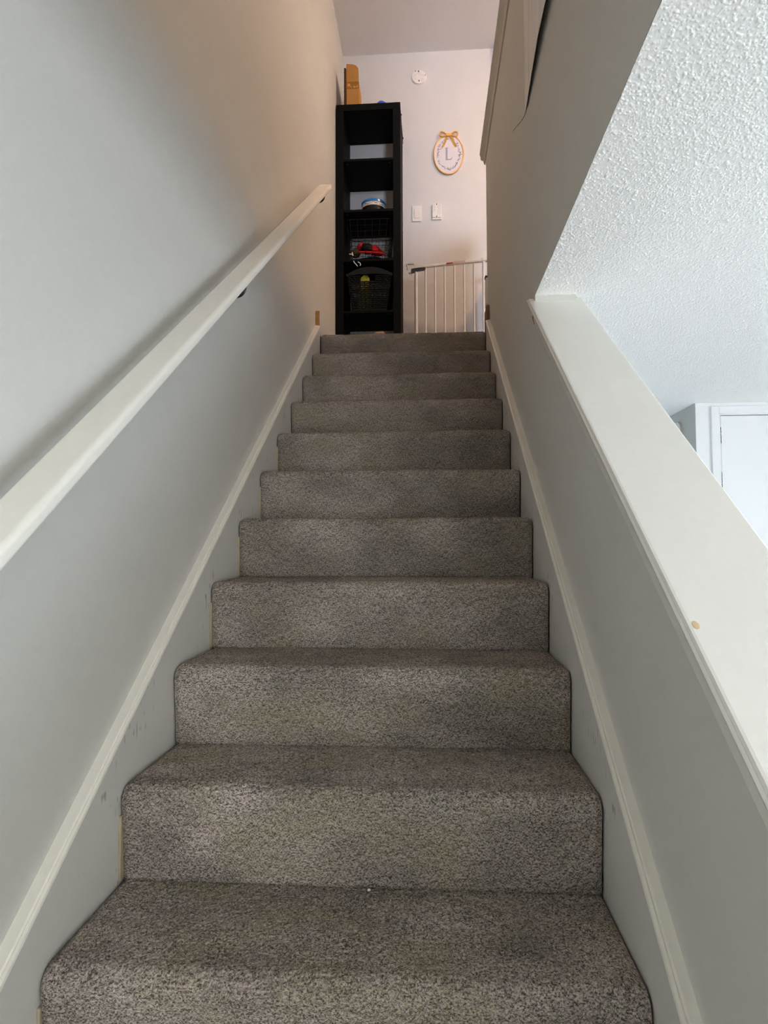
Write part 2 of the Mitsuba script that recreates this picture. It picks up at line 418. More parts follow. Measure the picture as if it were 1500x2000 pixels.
# skirting boards of the stairs with their pale top edge
for side, z0, s, y1, n, lab in ((-1, 0.172 - 0.682 * 1.104, 0.682, 3.522, 1, 'grey skirting board with a cream top edge along the left wall of the stairs'),
                                (1, 0.247 - 0.678 * 1.189, 0.678, 3.52, 2, 'grey skirting board with a cream top edge along the right wall of the stairs')):
    t = f'trim_{n}'
    lo, hi = sorted((side * 0.452, side * 0.48))
    line = lambda y: z0 + s * y
    obj('board', slab_yz([(-0.2, max(line(-0.2) - 0.5, ZF)), (0.3, max(line(0.3) - 0.5, ZF)), (y1, line(y1) - 0.5), (y1, line(y1)), (-0.2, line(-0.2))], lo, hi), 'm_skirt', t)
    prof = [(side * 0.480, 0), (side * 0.4525, -0.001), (side * 0.4495, 0.004), (side * 0.4505, 0.009), (side * 0.455, 0.011), (side * 0.4575, 0.0085), (side * 0.4600, 0.0115), (side * 0.480, 0.0125)]
    obj('top_edge', slope_bar(prof, -0.2, y1, z0, s), 'm_rail', t)
    tag(t, lab, kind=S)
obj('board', box(XL - 0.002, -0.455, 3.530, 4.285, ZU, 1.915), 'm_wall', 'baseboard_left')
obj('end_grain', box(XL - 0.002, -0.4555, 3.5225, 3.530, ZU, 1.914), 'm_wood', 'baseboard_left', label='bare brown wood end')
tag('baseboard_left', 'short grey baseboard on the left wall of the landing with a bare wood end', kind=S)
obj('baseboard_right', box(0.458, XR + 0.002, 3.545, 3.68, ZU, 1.93, 0.002), 'm_dark_wood', label='short brown baseboard at the end of the right wall', kind=S)

# ---------------------------------------------------------------- the sloped ledge and the cap of the upper wall
L0 = 0.822 - 0.708 * Y1
led = 'trim_3'
y_end = Y1 + (ZC - 0.002 - 0.822) / 0.708
obj('board', slope_bar([(0.4565, -0.005), (0.4585, -0.001), (0.462, 0), (0.620, 0), (0.624, -0.004), (0.624, -0.018), (0.4565, -0.018)], -0.27, y_end, L0, 0.708), 'm_white', led)
obj('moulding', slope_bar([(XR + 0.001, -0.074), (0.4715, -0.074), (0.4685, -0.066), (0.4675, -0.048), (0.4645, -0.034), (0.4590, -0.026), (0.4560, -0.018), (0.4535, -0.0115), (0.4555, -0.0075), (0.4575, -0.0065),
                           (0.4565, -0.0185), (XR + 0.001, -0.0185)], -0.27, y_end + 0.012, L0, 0.708), 'm_white', led, smooth=40)
chip = trimesh.creation.icosphere(2, 1.0)
chip.apply_scale((0.0045, 0.0062, 0.0008))
obj('paint_chip', remap(chip, lambda v: np.stack([v[:, 0] + 0.4672, v[:, 1] + 0.8425, v[:, 2] + z_led(v[:, 1] + 0.8425) + 0.0004], 1)), 'm_chip', led, smooth=True, label='small beige worn spot')
pen = cat(tube([(0.4615, 2.025, 1.338), (0.4615, 2.012, 1.328), (0.4620, 2.005, 1.320)], 0.0011, 5), tube([(0.4600, 1.987, 1.327), (0.4610, 1.997, 1.322), (0.4620, 2.005, 1.320)], 0.0011, 5),
          tube([(0.4620, 2.005, 1.320), (0.4630, 2.000, 1.312), (0.4640, 1.998, 1.304)], 0.0011, 5))
obj('pen_mark', remap(pen, lambda v: v - [0.0022, 0, 0]), 'm_pen', led, label='small red brown pen mark shaped like a Y')
tag(led, 'wide cream ledge sloping up along the top of the right half wall', kind=S)
cap = [(XR + 0.001, 2.815), (0.468, 2.818), (0.4655, 2.832), (0.461, 2.845), (0.456, 2.851), (0.4525, 2.862), (0.446, 2.868), (0.443, 2.875), (0.4435, 2.884), (0.448, 2.890), (0.632, 2.890), (0.632, 2.868),
       (XR2, 2.862), (XR + 0.001, 2.862)]
obj('trim_4', cat(slope_bar(cap, 0.30, 3.725, 0, 0), box(0.449, 0.632, 3.72, 3.742, 2.845, 2.889, 0.008)), 'm_wall', smooth=30, label='moulded grey cap along the top of the right wall at the landing', kind=S)

# ---------------------------------------------------------------- handrail on the left wall
hr = thing('handrail', 'cream painted wooden handrail sloping up the left wall', 'handrail')
H0, HS = 1.003 - 0.725 * Y1, 0.725
rp = Polygon([(-0.430, -0.042), (-0.360, -0.030), (-0.360, 0.0), (-0.430, 0.0)]).buffer(-0.011).buffer(0.011, quad_segs=6)
obj('rail', slope_bar(rp, 0.10, 3.335, H0, HS), 'm_rail', hr, smooth=35)
for yb in (0.55, 1.84, 3.27):
    zb = H0 + HS * yb - 0.040
    b = obj('bracket', cat(tube(bend([(XL + 0.006, yb, zb - 0.040), (-0.430, yb, zb - 0.041), (-0.399, yb, zb - 0.034), (-0.391, yb, zb - 0.020), (-0.390, yb, zb + 0.006)], 18), 0.0050, 8),
                           slope_bar([(-0.408, -0.042 + 0.0), (-0.388, -0.042), (-0.388, -0.036), (-0.408, -0.036)], yb - 0.02, yb + 0.02, H0, HS)), 'm_dark_metal', hr, smooth=40, label='dark metal wall bracket')
    obj('wall_plate', remap(lathe([(0, 0), (0.018, 0), (0.018, 0.004), (0.014, 0.007), (0, 0.007)], 20), lambda v: np.stack([XL + v[:, 2], yb + v[:, 0], zb - 0.040 + v[:, 1]], 1)), 'm_dark_metal', b)

# ---------------------------------------------------------------- grey sheet hanging on the right wall
u, t = np.meshgrid(np.linspace(1.15, 2.19, 60), np.linspace(2.085, 2.74, 40), indexing='ij')
off = 0.002 + 0.016 * np.clip((2.74 - t) / 0.65, 0, 1) ** 1.4 * np.clip((2.19 - u) / 0.35, 0, 1) ** 0.8
tt = t + 0.012 * np.clip((u - 2.13) / 0.06, 0, 1) * np.clip((2.12 - t) / 0.035, 0, 1)
front = np.stack([XR - off - 0.001, u, tt], -1).reshape(-1, 3)
back = front + [0.0012, 0, 0]
I = np.arange(60 * 40).reshape(60, 40)
q = np.stack([I[:-1, :-1], I[1:, :-1], I[1:, 1:], I[:-1, 1:]], -1).reshape(-1, 4)
ft = np.vstack([q[:, [0, 1, 2]], q[:, [0, 2, 3]]])
rim = np.r_[I[:, 0], I[-1, 1:], I[-2::-1, -1], I[0, -2:0:-1]]
nn = len(front)
side = np.array([[a, b, b + nn] for a, b in zip(rim, np.roll(rim, -1))] + [[a, b + nn, a + nn] for a, b in zip(rim, np.roll(rim, -1))])
obj('paper_sheet', trimesh.Trimesh(np.vstack([front, back]), np.vstack([ft[:, ::-1], ft + nn, side]), process=False), 'm_paper',
    label='grey wood grain sheet hanging on the upper right wall with a curling corner', cat='wall sheet')
obj('loose_thread', tube(bend([(0.4745, 2.185, 2.095), (0.4743, 2.24, 2.113), (0.4744, 2.339, 2.157), (0.4746, 2.506, 2.236)], 14), 0.0010, 5), 'm_dark_wood',
    label='thin dark thread running up the wall from the corner of the grey sheet', cat='thread')

# ---------------------------------------------------------------- bookcase
ZB = ZU + 0.009
BX0, BX1, BY0, BY1, BZ1 = -0.474, -0.038, 4.29, YB - 0.002, 3.606
bc = thing('bookcase', 'tall narrow black bookcase with an open back standing on the landing', 'bookcase')
obj('side_panel', box(BX0, BX0 + 0.05, BY0, BY1, ZB, BZ1 - 0.044, 0.001), 'm_black', bc)
obj('side_panel', box(BX1 - 0.05, BX1, BY0, BY1, ZB, BZ1 - 0.044, 0.001), 'm_black', bc)
obj('top_panel', box(BX0, BX1, BY0, BY1, BZ1 - 0.044, BZ1, 0.001), 'm_black', bc)
obj('base_panel', box(BX0 + 0.05, BX1 - 0.05, BY0, BY1, ZB, ZU + 0.05, 0.001), 'm_black', bc)
shelves = (3.226, 2.876, 2.537, 2.186)
for z in shelves:
    sh = obj('shelf', box(BX0 + 0.05, BX1 - 0.05, BY0 + 0.002, BY1, z - 0.016, z), 'm_black', bc)
    for x in (BX0 + 0.075, BX1 - 0.075):
        obj('fixing_cap', remap(lathe([(0, 0), (0.006, 0), (0.006, 0.002), (0, 0.002)], 12), lambda v: v + [x, BY0 + 0.035, z - 0.0178]), 'm_lever', sh)

# things on the bookcase
cb = thing('cardboard_box', 'tall flat brown cardboard box standing on top of the black bookcase', 'box')
fp = Polygon([(-0.402, BZ1 + 0.004), (-0.318, BZ1), (-0.322, 3.862), (-0.337, 3.884), (-0.362, 3.895), (-0.405, 3.898)])
obj('front_flap', slab_xz(fp, BY0 + 0.012, BY0 + 0.016), 'm_card', cb)
obj('body', slab_xz([(-0.414, BZ1), (-0.330, BZ1), (-0.332, 3.86), (-0.420, 3.868)], BY0 + 0.018, BY0 + 0.30), 'm_card', cb)
obj('side_edge', slab_xz([(-0.421, BZ1 + 0.001), (-0.4035, BZ1 + 0.001), (-0.4065, 3.868), (-0.421, 3.872)], BY0 + 0.0125, BY0 + 0.0178), 'm_card_dark', cb, label='dark open edge of the cardboard')
tp = obj('packing_tape', box(-0.4045, -0.319, BY0 + 0.0108, BY0 + 0.0118, 3.722, 3.772), 'm_tape', cb, label='strip of brown packing tape with pale print')
rng = np.random.default_rng(3)
marks = []
for a, b in (((0.06, 0.85), (0.42, 0.1)), ((0.02, 0.45), (0.25, 0.75)), ((0.25, 0.75), (0.3, 0.4)), ((0.12, 0.25), (0.22, 0.5)), ((0.55, 0.3), (0.66, 0.12)), ((0.62, 0.4), (0.72, 0.12)), ((0.78, 0.3), (0.9, 0.12)), ((0.9, 0.5), (0.96, 0.1))):
    P0, P1 = [(-0.402 + 0.08 * p[0], BY0 + 0.0104, 3.724 + 0.046 * p[1]) for p in (a, b)]
    marks.append(cyl(P0, P1, 0.0016, 5))
obj('print', cat(*marks), 'm_tape_print', tp)
obj('blue_ball', remap(trimesh.creation.icosphere(3, 0.042), lambda v: v + [-0.172, BY0 + 0.112, BZ1 + 0.042]), 'm_blue', smooth=True, label='blue ball just showing on top of the black bookcase', cat='ball')

tin = thing('round_tub', 'round tub with a white label and blue lid on the second shelf of the bookcase', 'tub')
tc = np.array([-0.229, BY0 + 0.110, shelves[1] + 0.001])
obj('base', remap(lathe([(0, 0), (0.070, 0), (0.0765, 0.004), (0.077, 0.046), (0, 0.046)], 48), lambda v: v + tc), 'm_black_plastic', tin, smooth=40)
lb = obj('label_band', remap(lathe([(0, 0.046), (0.0795, 0.046), (0.080, 0.048), (0.080, 0.070), (0, 0.070)], 48), lambda v: v + tc), 'm_label', tin, smooth=40)
obj('lid', remap(lathe([(0, 0.070), (0.0825, 0.070), (0.083, 0.072), (0.0825, 0.086), (0.078, 0.090), (0, 0.090)], 48), lambda v: v + tc), 'm_lid', tin, smooth=40)
rng = np.random.default_rng(4)
ink = []
for a in np.linspace(-1.2, 1.3, 34):
    if rng.random() < 0.72:
        zc, hh = rng.uniform(0.053, 0.064), rng.uniform(0.002, 0.006)
        p = tc + [0.0803 * math.sin(a), -0.0803 * math.cos(a), zc]
        b = trimesh.creation.box(extents=(rng.uniform(0.002, 0.006), 0.0012, hh)); b.apply_transform(trimesh.transformations.rotation_matrix(a, (0, 0, 1))); b.apply_translation(p); ink.append(b)
obj('print', cat(*ink), 'm_ink', lb)

# wire basket on the third shelf
wb = thing('wire_basket', 'black wire basket on the third shelf of the bookcase', 'basket')
x0, x1, y0, y1, zb, zt = -0.405, -0.105, BY0 + 0.012, BY0 + 0.33, shelves[2] + 0.004, shelves[2] + 0.275
tp_ = 0.022


def wb_at(z):
    f = (zt - z) / (zt - zb) * tp_
    return x0 + f, x1 - f, y0 + f * 0.6, y1 - f * 0.6


def ring(z, r):
    a, b, c, d = wb_at(z)
    P = Polygon([(a, c), (b, c), (b, d), (a, d)]).buffer(-0.025).buffer(0.025, quad_segs=4)
    return tube([(x, y, z) for x, y in P.exterior.coords], r, 6)


obj('rim', ring(zt, 0.003), 'm_black_wire', wb, smooth=40)
wires = [ring(z, 0.0014) for z in np.linspace(zb, zt, 8)[:-1]]
lo, hi = wb_at(zb), wb_at(zt)
for f in np.linspace(0.08, 0.92, 6):
    for e in (2, 3):
        wires.append(cyl((lo[0] + f * (lo[1] - lo[0]), lo[e], zb), (hi[0] + f * (hi[1] - hi[0]), hi[e], zt), 0.0014, 6))
    for e in (0, 1):
        wires.append(cyl((lo[e], lo[2] + f * (lo[3] - lo[2]), zb), (hi[e], hi[2] + f * (hi[3] - hi[2]), zt), 0.0014, 6))
    wires.append(cyl((lo[0] + f * (lo[1] - lo[0]), lo[2], zb), (lo[0] + f * (lo[1] - lo[0]), lo[3], zb), 0.0014, 6))
obj('wire_grid', cat(*wires), 'm_black_wire', wb, smooth=40, kind='stuff')


def lump(c, r, amp, seed, rot=0.0):
    m = trimesh.creation.icosphere(4, 1.0)
    d = m.vertices.copy()
    n = meshkit.fbm(d * 2.0 + seed, 3, seed)
    vv = d * (1 + amp * (n - 0.5))[:, None] * np.asarray(r)
    cr, sr = math.cos(rot), math.sin(rot)
    vv = np.stack([vv[:, 0] * cr - vv[:, 2] * sr, vv[:, 1], vv[:, 0] * sr + vv[:, 2] * cr], 1)
    return trimesh.Trimesh(vv + c, m.faces, process=False)


z3 = shelves[2] + 0.006
gl = thing('red_glove', 'red cloth glove with a dark middle lying in the wire basket', 'glove')
obj('hand_part', lump((-0.222, BY0 + 0.115, z3 + 0.098), (0.060, 0.045, 0.030), 0.5, 4, -0.35), 'm_red', gl, smooth=True)
obj('cuff', lump((-0.315, BY0 + 0.125, z3 + 0.128), (0.034, 0.04, 0.026), 0.4, 9, 0.5), 'm_red', gl, smooth=True)
obj('palm_patch', lump((-0.270, BY0 + 0.095, z3 + 0.104), (0.044, 0.04, 0.034), 0.4, 6, -0.25), 'm_black_plastic', gl, smooth=True, label='black palm patch')
obj('fingertip', lump((-0.163, BY0 + 0.100, z3 + 0.084), (0.010, 0.012, 0.008), 0.2, 3), 'm_tan', gl, smooth=True, label='tan tip')
obj('red_strap', tube(bend([(-0.330, BY0 + 0.055, z3 + 0.064), (-0.27, BY0 + 0.050, z3 + 0.060), (-0.21, BY0 + 0.048, z3 + 0.054), (-0.165, BY0 + 0.048, z3 + 0.046), (-0.145, BY0 + 0.050, z3 + 0.040)], 20), 0.0075, 8), 'm_red',
    smooth=True, label='red strap lying across the front of the wire basket below the red glove', cat='strap')
obj('brown_cap', lump((-0.352, BY0 + 0.075, z3 + 0.066), (0.036, 0.03, 0.030), 0.5, 12), 'm_brown', smooth=True, label='dark brown crumpled cap at the left of the wire basket', cat='cap')
obj('dark_cloth', lump((-0.250, BY0 + 0.19, z3 + 0.034), (0.115, 0.10, 0.030), 0.4, 15), 'm_black_plastic', smooth=True, label='black cloth heaped at the bottom of the wire basket under the red glove', cat='cloth')
YC = BY0 - 0.006
cord = thing('white_cable', 'thin white cord trailing out of the wire basket over the shelf edge', 'cord')
obj('branch', tube([(-0.383, YC, 2.568), (-0.372, YC, 2.568), (-0.362, YC, 2.566)], 0.0032, 6), 'm_cable', cord)
obj('branch', tube([(-0.363, YC, 2.580), (-0.361, YC, 2.569), (-0.357, YC, 2.556)], 0.0042, 6), 'm_cable', cord)
obj('wire_end', tube(bend([(-0.354, YC, 2.522), (-0.349, YC, 2.511), (-0.340, YC, 2.500), (-0.327, YC, 2.484)], 10), 0.0032, 6), 'm_cable', cord)
obj('wire_end', tube(bend([(-0.325, YC, 2.513), (-0.314, YC, 2.508), (-0.308, YC, 2.501), (-0.311, YC, 2.487)], 12), 0.0032, 6), 'm_cable', cord)
obj('wire_run', tube(bend([(-0.358, YC, 2.557), (-0.368, YC + 0.001, 2.545), (-0.362, YC, 2.530), (-0.354, YC, 2.521)], 12), 0.0016, 6), 'm_black_wire', cord, smooth=True, label='dark sleeve of the cord')
obj('wire_run', tube(bend([(-0.358, YC, 2.557), (-0.340, YC, 2.548), (-0.332, YC, 2.530), (-0.325, YC, 2.513)], 12), 0.0016, 6), 'm_black_wire', cord, smooth=True)

# woven basket on the fourth shelf
lbk = thing('laundry_basket', 'black woven plastic basket with an arched rim on the fourth shelf of the bookcase', 'basket')
z4 = shelves[3] + 0.001
cxb, dep = -0.250, 0.30
yfb = BY0 + 0.012


def bk_half(z): return 0.112 + (0.148 - 0.112) * (z - z4) / 0.245


rows_n = 19
ribs, posts = [], []
for i in range(rows_n):
    z = z4 + 0.012 + i * 0.0125
    hw = bk_half(z)
    if i >= rows_n - 3:
        segs = [(-hw, -0.062), (0.038, hw)]
    else:
        segs = [(-hw, hw)]
    for a, b in segs:
        xs_ = np.linspace(cxb + a, cxb + b, 34)
        wv = 0.0022 * np.sin((xs_ - cxb) * 2 * math.pi / 0.028 + math.pi * (i % 2))
        ribs.append(tube(np.stack([xs_, yfb + 0.006 + wv, np.full_like(xs_, z)], 1), 0.0048, 6))
    for e in (-1, 1):
        ribs.append(cyl((cxb + e * hw, yfb + 0.006, z), (cxb + e * hw * 0.985, yfb + dep, z), 0.0048, 6))
    ribs.append(cyl((cxb - hw, yfb + dep, z), (cxb + hw, yfb + dep, z), 0.0048, 6))
obj('weave', cat(*ribs), 'm_black_plastic', lbk, smooth=50, kind='stuff')
for f in np.linspace(-0.9, 0.9, 9):
    zt_ = z4 + 0.245 if not (-0.45 < f < 0.3) else z4 + 0.205
    posts.append(cyl((cxb + f * bk_half(z4), yfb + 0.010, z4 + 0.006), (cxb + f * bk_half(zt_), yfb + 0.010, zt_), 0.004, 6))
for pm in posts: obj('upright', pm, 'm_black_plastic', lbk, smooth=50)
xs_ = np.linspace(-0.158, 0.158, 25)
arch = [(cxb + x, z4 + 0.247 + 0.052 * (1 - (x / 0.158) ** 2)) for x in xs_]
under = [(cxb + 0.150, z4 + 0.240), (cxb + 0.04, z4 + 0.252), (cxb - 0.065, z4 + 0.252), (cxb - 0.150, z4 + 0.240)]
obj('rim', cat(slab_xz(arch + under, yfb, yfb + 0.014), box(cxb - 0.155, cxb - 0.141, yfb, yfb + dep, z4 + 0.236, z4 + 0.256), box(cxb + 0.141, cxb + 0.155, yfb, yfb + dep, z4 + 0.236, z4 + 0.256),
               box(cxb - 0.155, cxb + 0.155, yfb + dep - 0.014, yfb + dep, z4 + 0.236, z4 + 0.256)), 'm_black_plastic', lbk)
obj('bottom', box(cxb - 0.114, cxb + 0.114, yfb, yfb + dep, z4, z4 + 0.010, 0.003), 'm_black_plastic', lbk)
yt = thing('yellow_pouch', 'bright yellow green pouch showing through the handle hole of the woven basket', 'pouch')
obj('bag', slab_xz(Polygon([(-0.330, z4 + 0.02), (-0.240, z4 + 0.02), (-0.252, z4 + 0.235), (-0.266, z4 + 0.256), (-0.292, z4 + 0.258), (-0.310, z4 + 0.240)]).buffer(-0.006).buffer(0.006), yfb + 0.035, yfb + 0.06), 'm_yellow', yt)
a = np.linspace(0, 2 * np.pi, 17)
obj('ring_mark', tube(np.stack([-0.270 + 0.007 * np.cos(a), np.full(17, yfb + 0.0345), z4 + 0.243 + 0.006 * np.sin(a)], 1), 0.0012, 5), 'm_brown', yt)
xs_ = bend([(-0.0350, 4.35, 3.560), (-0.0345, 4.35, 3.530), (-0.030, 4.35, 3.46), (-0.0245, 4.35, 3.395), (-0.0225, 4.35, 3.350)], 20)
cd = thing('hanging_cable', 'thin black cable hanging down the right side of the black bookcase', 'cable')
obj('cable', tube(xs_, 0.0017, 6), 'm_black_wire', cd, smooth=True)
obj('clip', box(-0.038, -0.0305, 4.344, 4.356, 3.552, 3.562, 0.002), 'm_black_wire', cd)
obj('clip', box(-0.0255, -0.0185, 4.345, 4.355, 3.387, 3.396, 0.002), 'm_black_wire', cd)
obj('beige_sock', lump((-0.127, 3.575, ZU + 0.009), (0.030, 0.024, 0.011), 0.5, 21), 'm_pale', smooth=True, label='small pale beige crumpled sock on the carpet at the top of the stairs', cat='sock')

# ---------------------------------------------------------------- baby gate
bg = thing('baby_gate', 'white metal baby gate with upright bars standing open in front of the back wall', 'gate')
GA = math.radians(9.5)
GH = np.array([0.585, 4.384, 0.0])


def gate(v):
    """From the gate's own frame (s from the hinge to the left, d towards the viewer, z) to the room."""
    v = np.asarray(v, float)
    c, s = math.cos(GA), math.sin(GA)
    return np.stack([GH[0] - c * v[:, 0] - s * v[:, 1], GH[1] + s * v[:, 0] - c * v[:, 1], v[:, 2]], 1)


def gbox(s0, s1, d0, d1, z0, z1, r=0.0): return remap(box(s0, s1, d0, d1, z0, z1, r), gate)


zr = 2.540
obj('mounting_board', box(0.632, 0.668, 4.345, 4.6395, ZU, 2.62, 0.003), 'm_gate', bg)
obj('top_rail', gbox(0.045, 0.555, -0.011, 0.011, zr - 0.006, zr + 0.014, 0.004), 'm_gate', bg)
obj('bottom_rail', gbox(0.045, 0.555, -0.011, 0.011, 1.825, 1.845, 0.004), 'm_gate', bg)
obj('hinge_post', remap(rod(0.067, 0, 1.80, zr, 0.011, 14), gate), 'm_gate', bg, smooth=40)
for i in range(1, 7): obj('bar', remap(rod(0.067 + 0.0665 * i, 0, 1.84, zr - 0.002, 0.0068, 10), gate), 'm_gate', bg, smooth=40)
obj('latch_post', remap(rod(0.067 + 0.0665 * 7, 0, 1.80, zr - 0.03, 0.0115, 14), gate), 'm_gate', bg, smooth=40)
hb = obj('hinge_block', gbox(0.020, 0.082, -0.014, 0.014, zr - 0.003, zr + 0.022, 0.004), 'm_gate', bg)
obj('hinge_pin', remap(cyl((-0.040, 0, zr - 0.004), (0.05, 0, zr - 0.004), 0.005, 10), gate), 'm_lever', hb)
obj('hinge_cup', remap(cyl((-0.042, 0, 2.43), (0.0, 0, 2.43), 0.017, 16), gate), 'm_lever', bg, smooth=40, label='dark round wall cup')
e = 0.0345e-1
pt = lambda px, py: (0.598 - (px - 793) * 0.00348, 2.551 - (py - 520) * 0.00365 - (px - 793) * 0.00018)
hp = [pt(*p) for p in ((797, 513.0), (808, 512.8), (814, 514.3), (831, 518.3), (832, 523.2), (818, 523.6), (806, 524.8), (802.5, 526.5), (802, 531.8), (797, 532.6), (795.6, 526), (793.4, 515.2))]
hd = obj('handle', remap(extrude(Polygon(hp).buffer(-0.002).buffer(0.002), 0.034), lambda v: gate(np.stack([v[:, 0], v[:, 2] - 0.014, v[:, 1]], 1))), 'm_gate', bg)
lp = [pt(*p) for p in ((802.4, 526.8), (806, 524.9), (818, 523.7), (831.5, 523.3), (831.5, 526.4), (815, 528.6), (810, 530.2), (802.4, 531.9))]
obj('lever', remap(extrude(lp, 0.022), lambda v: gate(np.stack([v[:, 0], v[:, 2] - 0.010, v[:, 1]], 1))), 'm_lever', hd, label='dark grey lever')
ep = [pt(*p) for p in ((791.9, 515.3), (793.2, 515.6), (795.6, 525), (794.2, 525))]
obj('end_plug', remap(extrude(ep, 0.020), lambda v: gate(np.stack([v[:, 0], v[:, 2] - 0.010, v[:, 1]], 1))), 'm_lever', hd, label='dark end plug')
rng = np.random.default_rng(9)
let = [gbox(*sorted((pt(p, 0)[0], pt(p + w, 0)[0])), 0.0195, 0.0206, pt(p, 518.2)[1], pt(p, 518.2)[1] + hh)
       for p, w, hh in ((796.0, 1.4, 0.0085), (797.8, .9, .006), (799.0, 1.1, .006), (800.4, 1.1, .0065), (801.8, .6, .009), (802.8, 1.2, .006), (804.4, 1.0, .009), (805.7, 1.1, .006), (807.2, 1.3, .0065))]
obj('lettering', cat(*let), 'm_ink', hd, label='small dark lettering too small to read')
obj('sticker', gbox(0.275, 0.320, 0.0112, 0.0122, zr - 0.001, zr + 0.010), 'm_sticker', bg, label='red brown warning sticker')
obj('sticker', gbox(0.190, 0.275, 0.0112, 0.0122, zr + 0.001, zr + 0.014), 'm_sticker_pale', bg, label='pale pink warning sticker')
wp = thing('gate_wall_bracket', 'small pale plate with dark knob on the end of the right wall', 'bracket')
obj('plate', box(0.461, XR + 0.001, 3.60, 3.678, 1.955, 2.105, 0.002), 'm_plastic', wp)
obj('knob', remap(trimesh.creation.icosphere(2, 0.013), lambda v: v * [0.7, 1, 1.3] + [0.467, 3.655, 2.122]), 'm_lever', wp, smooth=True)

# ---------------------------------------------------------------- on the back wall
# smoke detector base: a slotted round plate
sd = thing('smoke_detector_base', 'round white slotted mounting plate high on the back wall', 'mounting plate')
cx_, cz_ = 0.085, 4.051
pl = m3.Manifold.cylinder(0.012, 0.056, 0.050, 56) - m3.Manifold.cylinder(0.02, 0.019, 0.019, 32).translate((0, 0, 0.007))
for k in range(12):
    if k in (9,): continue
    a = 2 * math.pi * k / 12
    pl = pl - m3.Manifold.cube((0.019, 0.0046, 0.02), True).translate((0.033, 0, 0.018)).rotate((0, 0, math.degrees(a)))
wallmap = lambda v: np.stack([cx_ + v[:, 0], YB - 0.0005 - v[:, 2], cz_ + v[:, 1]], 1)
mm = pl.to_mesh()
obj('plate', remap(trimesh.Trimesh(mm.vert_properties[:, :3], mm.tri_verts, process=False), wallmap), 'm_plastic', sd, smooth=30)
for x, z, r in ((-0.003, 0.041, 0.0048), (0.000, -0.032, 0.0050), (0.046, 0.008, 0.0034), (-0.026, 0.043, 0.004)):
    obj('screw_hole', remap(lathe([(0, 0.010), (r, 0.010), (r, 0.0128), (0, 0.0128)], 14), lambda v: wallmap(v + [x, z, 0])), 'm_hole', sd)


def on_wall(poly, y_out, depth): return slab_xz(poly, YB - y_out - depth, YB - y_out)


# oval sign
ps = thing('oval_sign', 'oval white wall sign with gold rim, leaf wreath, grey letter L and gold bow', 'wall sign')
PC = (0.2975, 3.457)
ell = lambda a, b: affinity.translate(affinity.scale(Point(0, 0).buffer(1.0, quad_segs=24), a, b), *PC)
obj('panel', on_wall(ell(0.106, 0.144), 0.0005, 0.011), 'm_board', ps)
a = np.linspace(0, 2 * np.pi, 73)
rimc = np.stack([PC[0] + 0.1065 * np.cos(a), np.full(73, YB - 0.011), PC[1] + 0.1445 * np.sin(a)], 1)
obj('rim', tube(rimc, 0.0056, 10), 'm_gold_rim', ps, smooth=50)
lx, lz = 0.268, 3.416
Lp = [(0.004, 0), (0.050, 0), (0.056, 0.018), (0.0535, 0.018), (0.046, 0.0065), (0.040, 0.0045), (0.0215, 0.0045), (0.0215, 0.085), (0.028, 0.0885), (0.028, 0.091), (0.002, 0.091), (0.002, 0.0885), (0.0095, 0.085), (0.0095, 0.006), (0.004, 0.0025)]
obj('letter', on_wall([(lx + x, lz + z) for x, z in Lp], 0.0112, 0.0025), 'm_letter', ps, label='grey serif letter L')
rng = np.random.default_rng(12)
groups = {'m_leaf': [], 'm_leaf_grey': [], 'm_petal': []}
for i in range(150):
    a = rng.uniform(0, 2 * math.pi)
    rr = rng.normal(1.0, 0.055)
    if abs(a - math.pi / 2) < 0.30 and rng.random() < 0.6: continue
    x, z = PC[0] + 0.079 * rr * math.cos(a), PC[1] + 0.110 * rr * math.sin(a)
    lf = affinity.translate(affinity.rotate(affinity.scale(Point(0, 0).buffer(1, quad_segs=2), rng.uniform(0.003, 0.0068), rng.uniform(0.0012, 0.0024)), rng.uniform(0, 180)), x, z)
    groups[rng.choice(['m_leaf', 'm_leaf_grey', 'm_petal'], p=[0.45, 0.37, 0.18])].append(on_wall(lf, 0.0113, 0.0012 + 0.0006 * rng.random()))
for g, lab in (('m_leaf', 'dark leaves of the wreath'), ('m_leaf_grey', 'grey leaves of the wreath'), ('m_petal', 'pink buds of the wreath')): obj('wreath', cat(*groups[g]), g, ps, kind='stuff', label=lab)
bow = obj('bow', on_wall(Polygon([(0.285, 3.590), (0.312, 3.588), (0.314, 3.604), (0.284, 3.606)]).buffer(0.003), 0.012, 0.016), 'm_gold', ps, smooth=30, label='gold ribbon bow')


def ribbon(path, y0, wdt, tk=0.0022):
    ln = LineString(bend(np.array([(x, 0, z) for x, z in path]), 26)[:, [0, 2]])
    return on_wall(ln.buffer(tk, cap_style=2, quad_segs=3), y0, wdt)


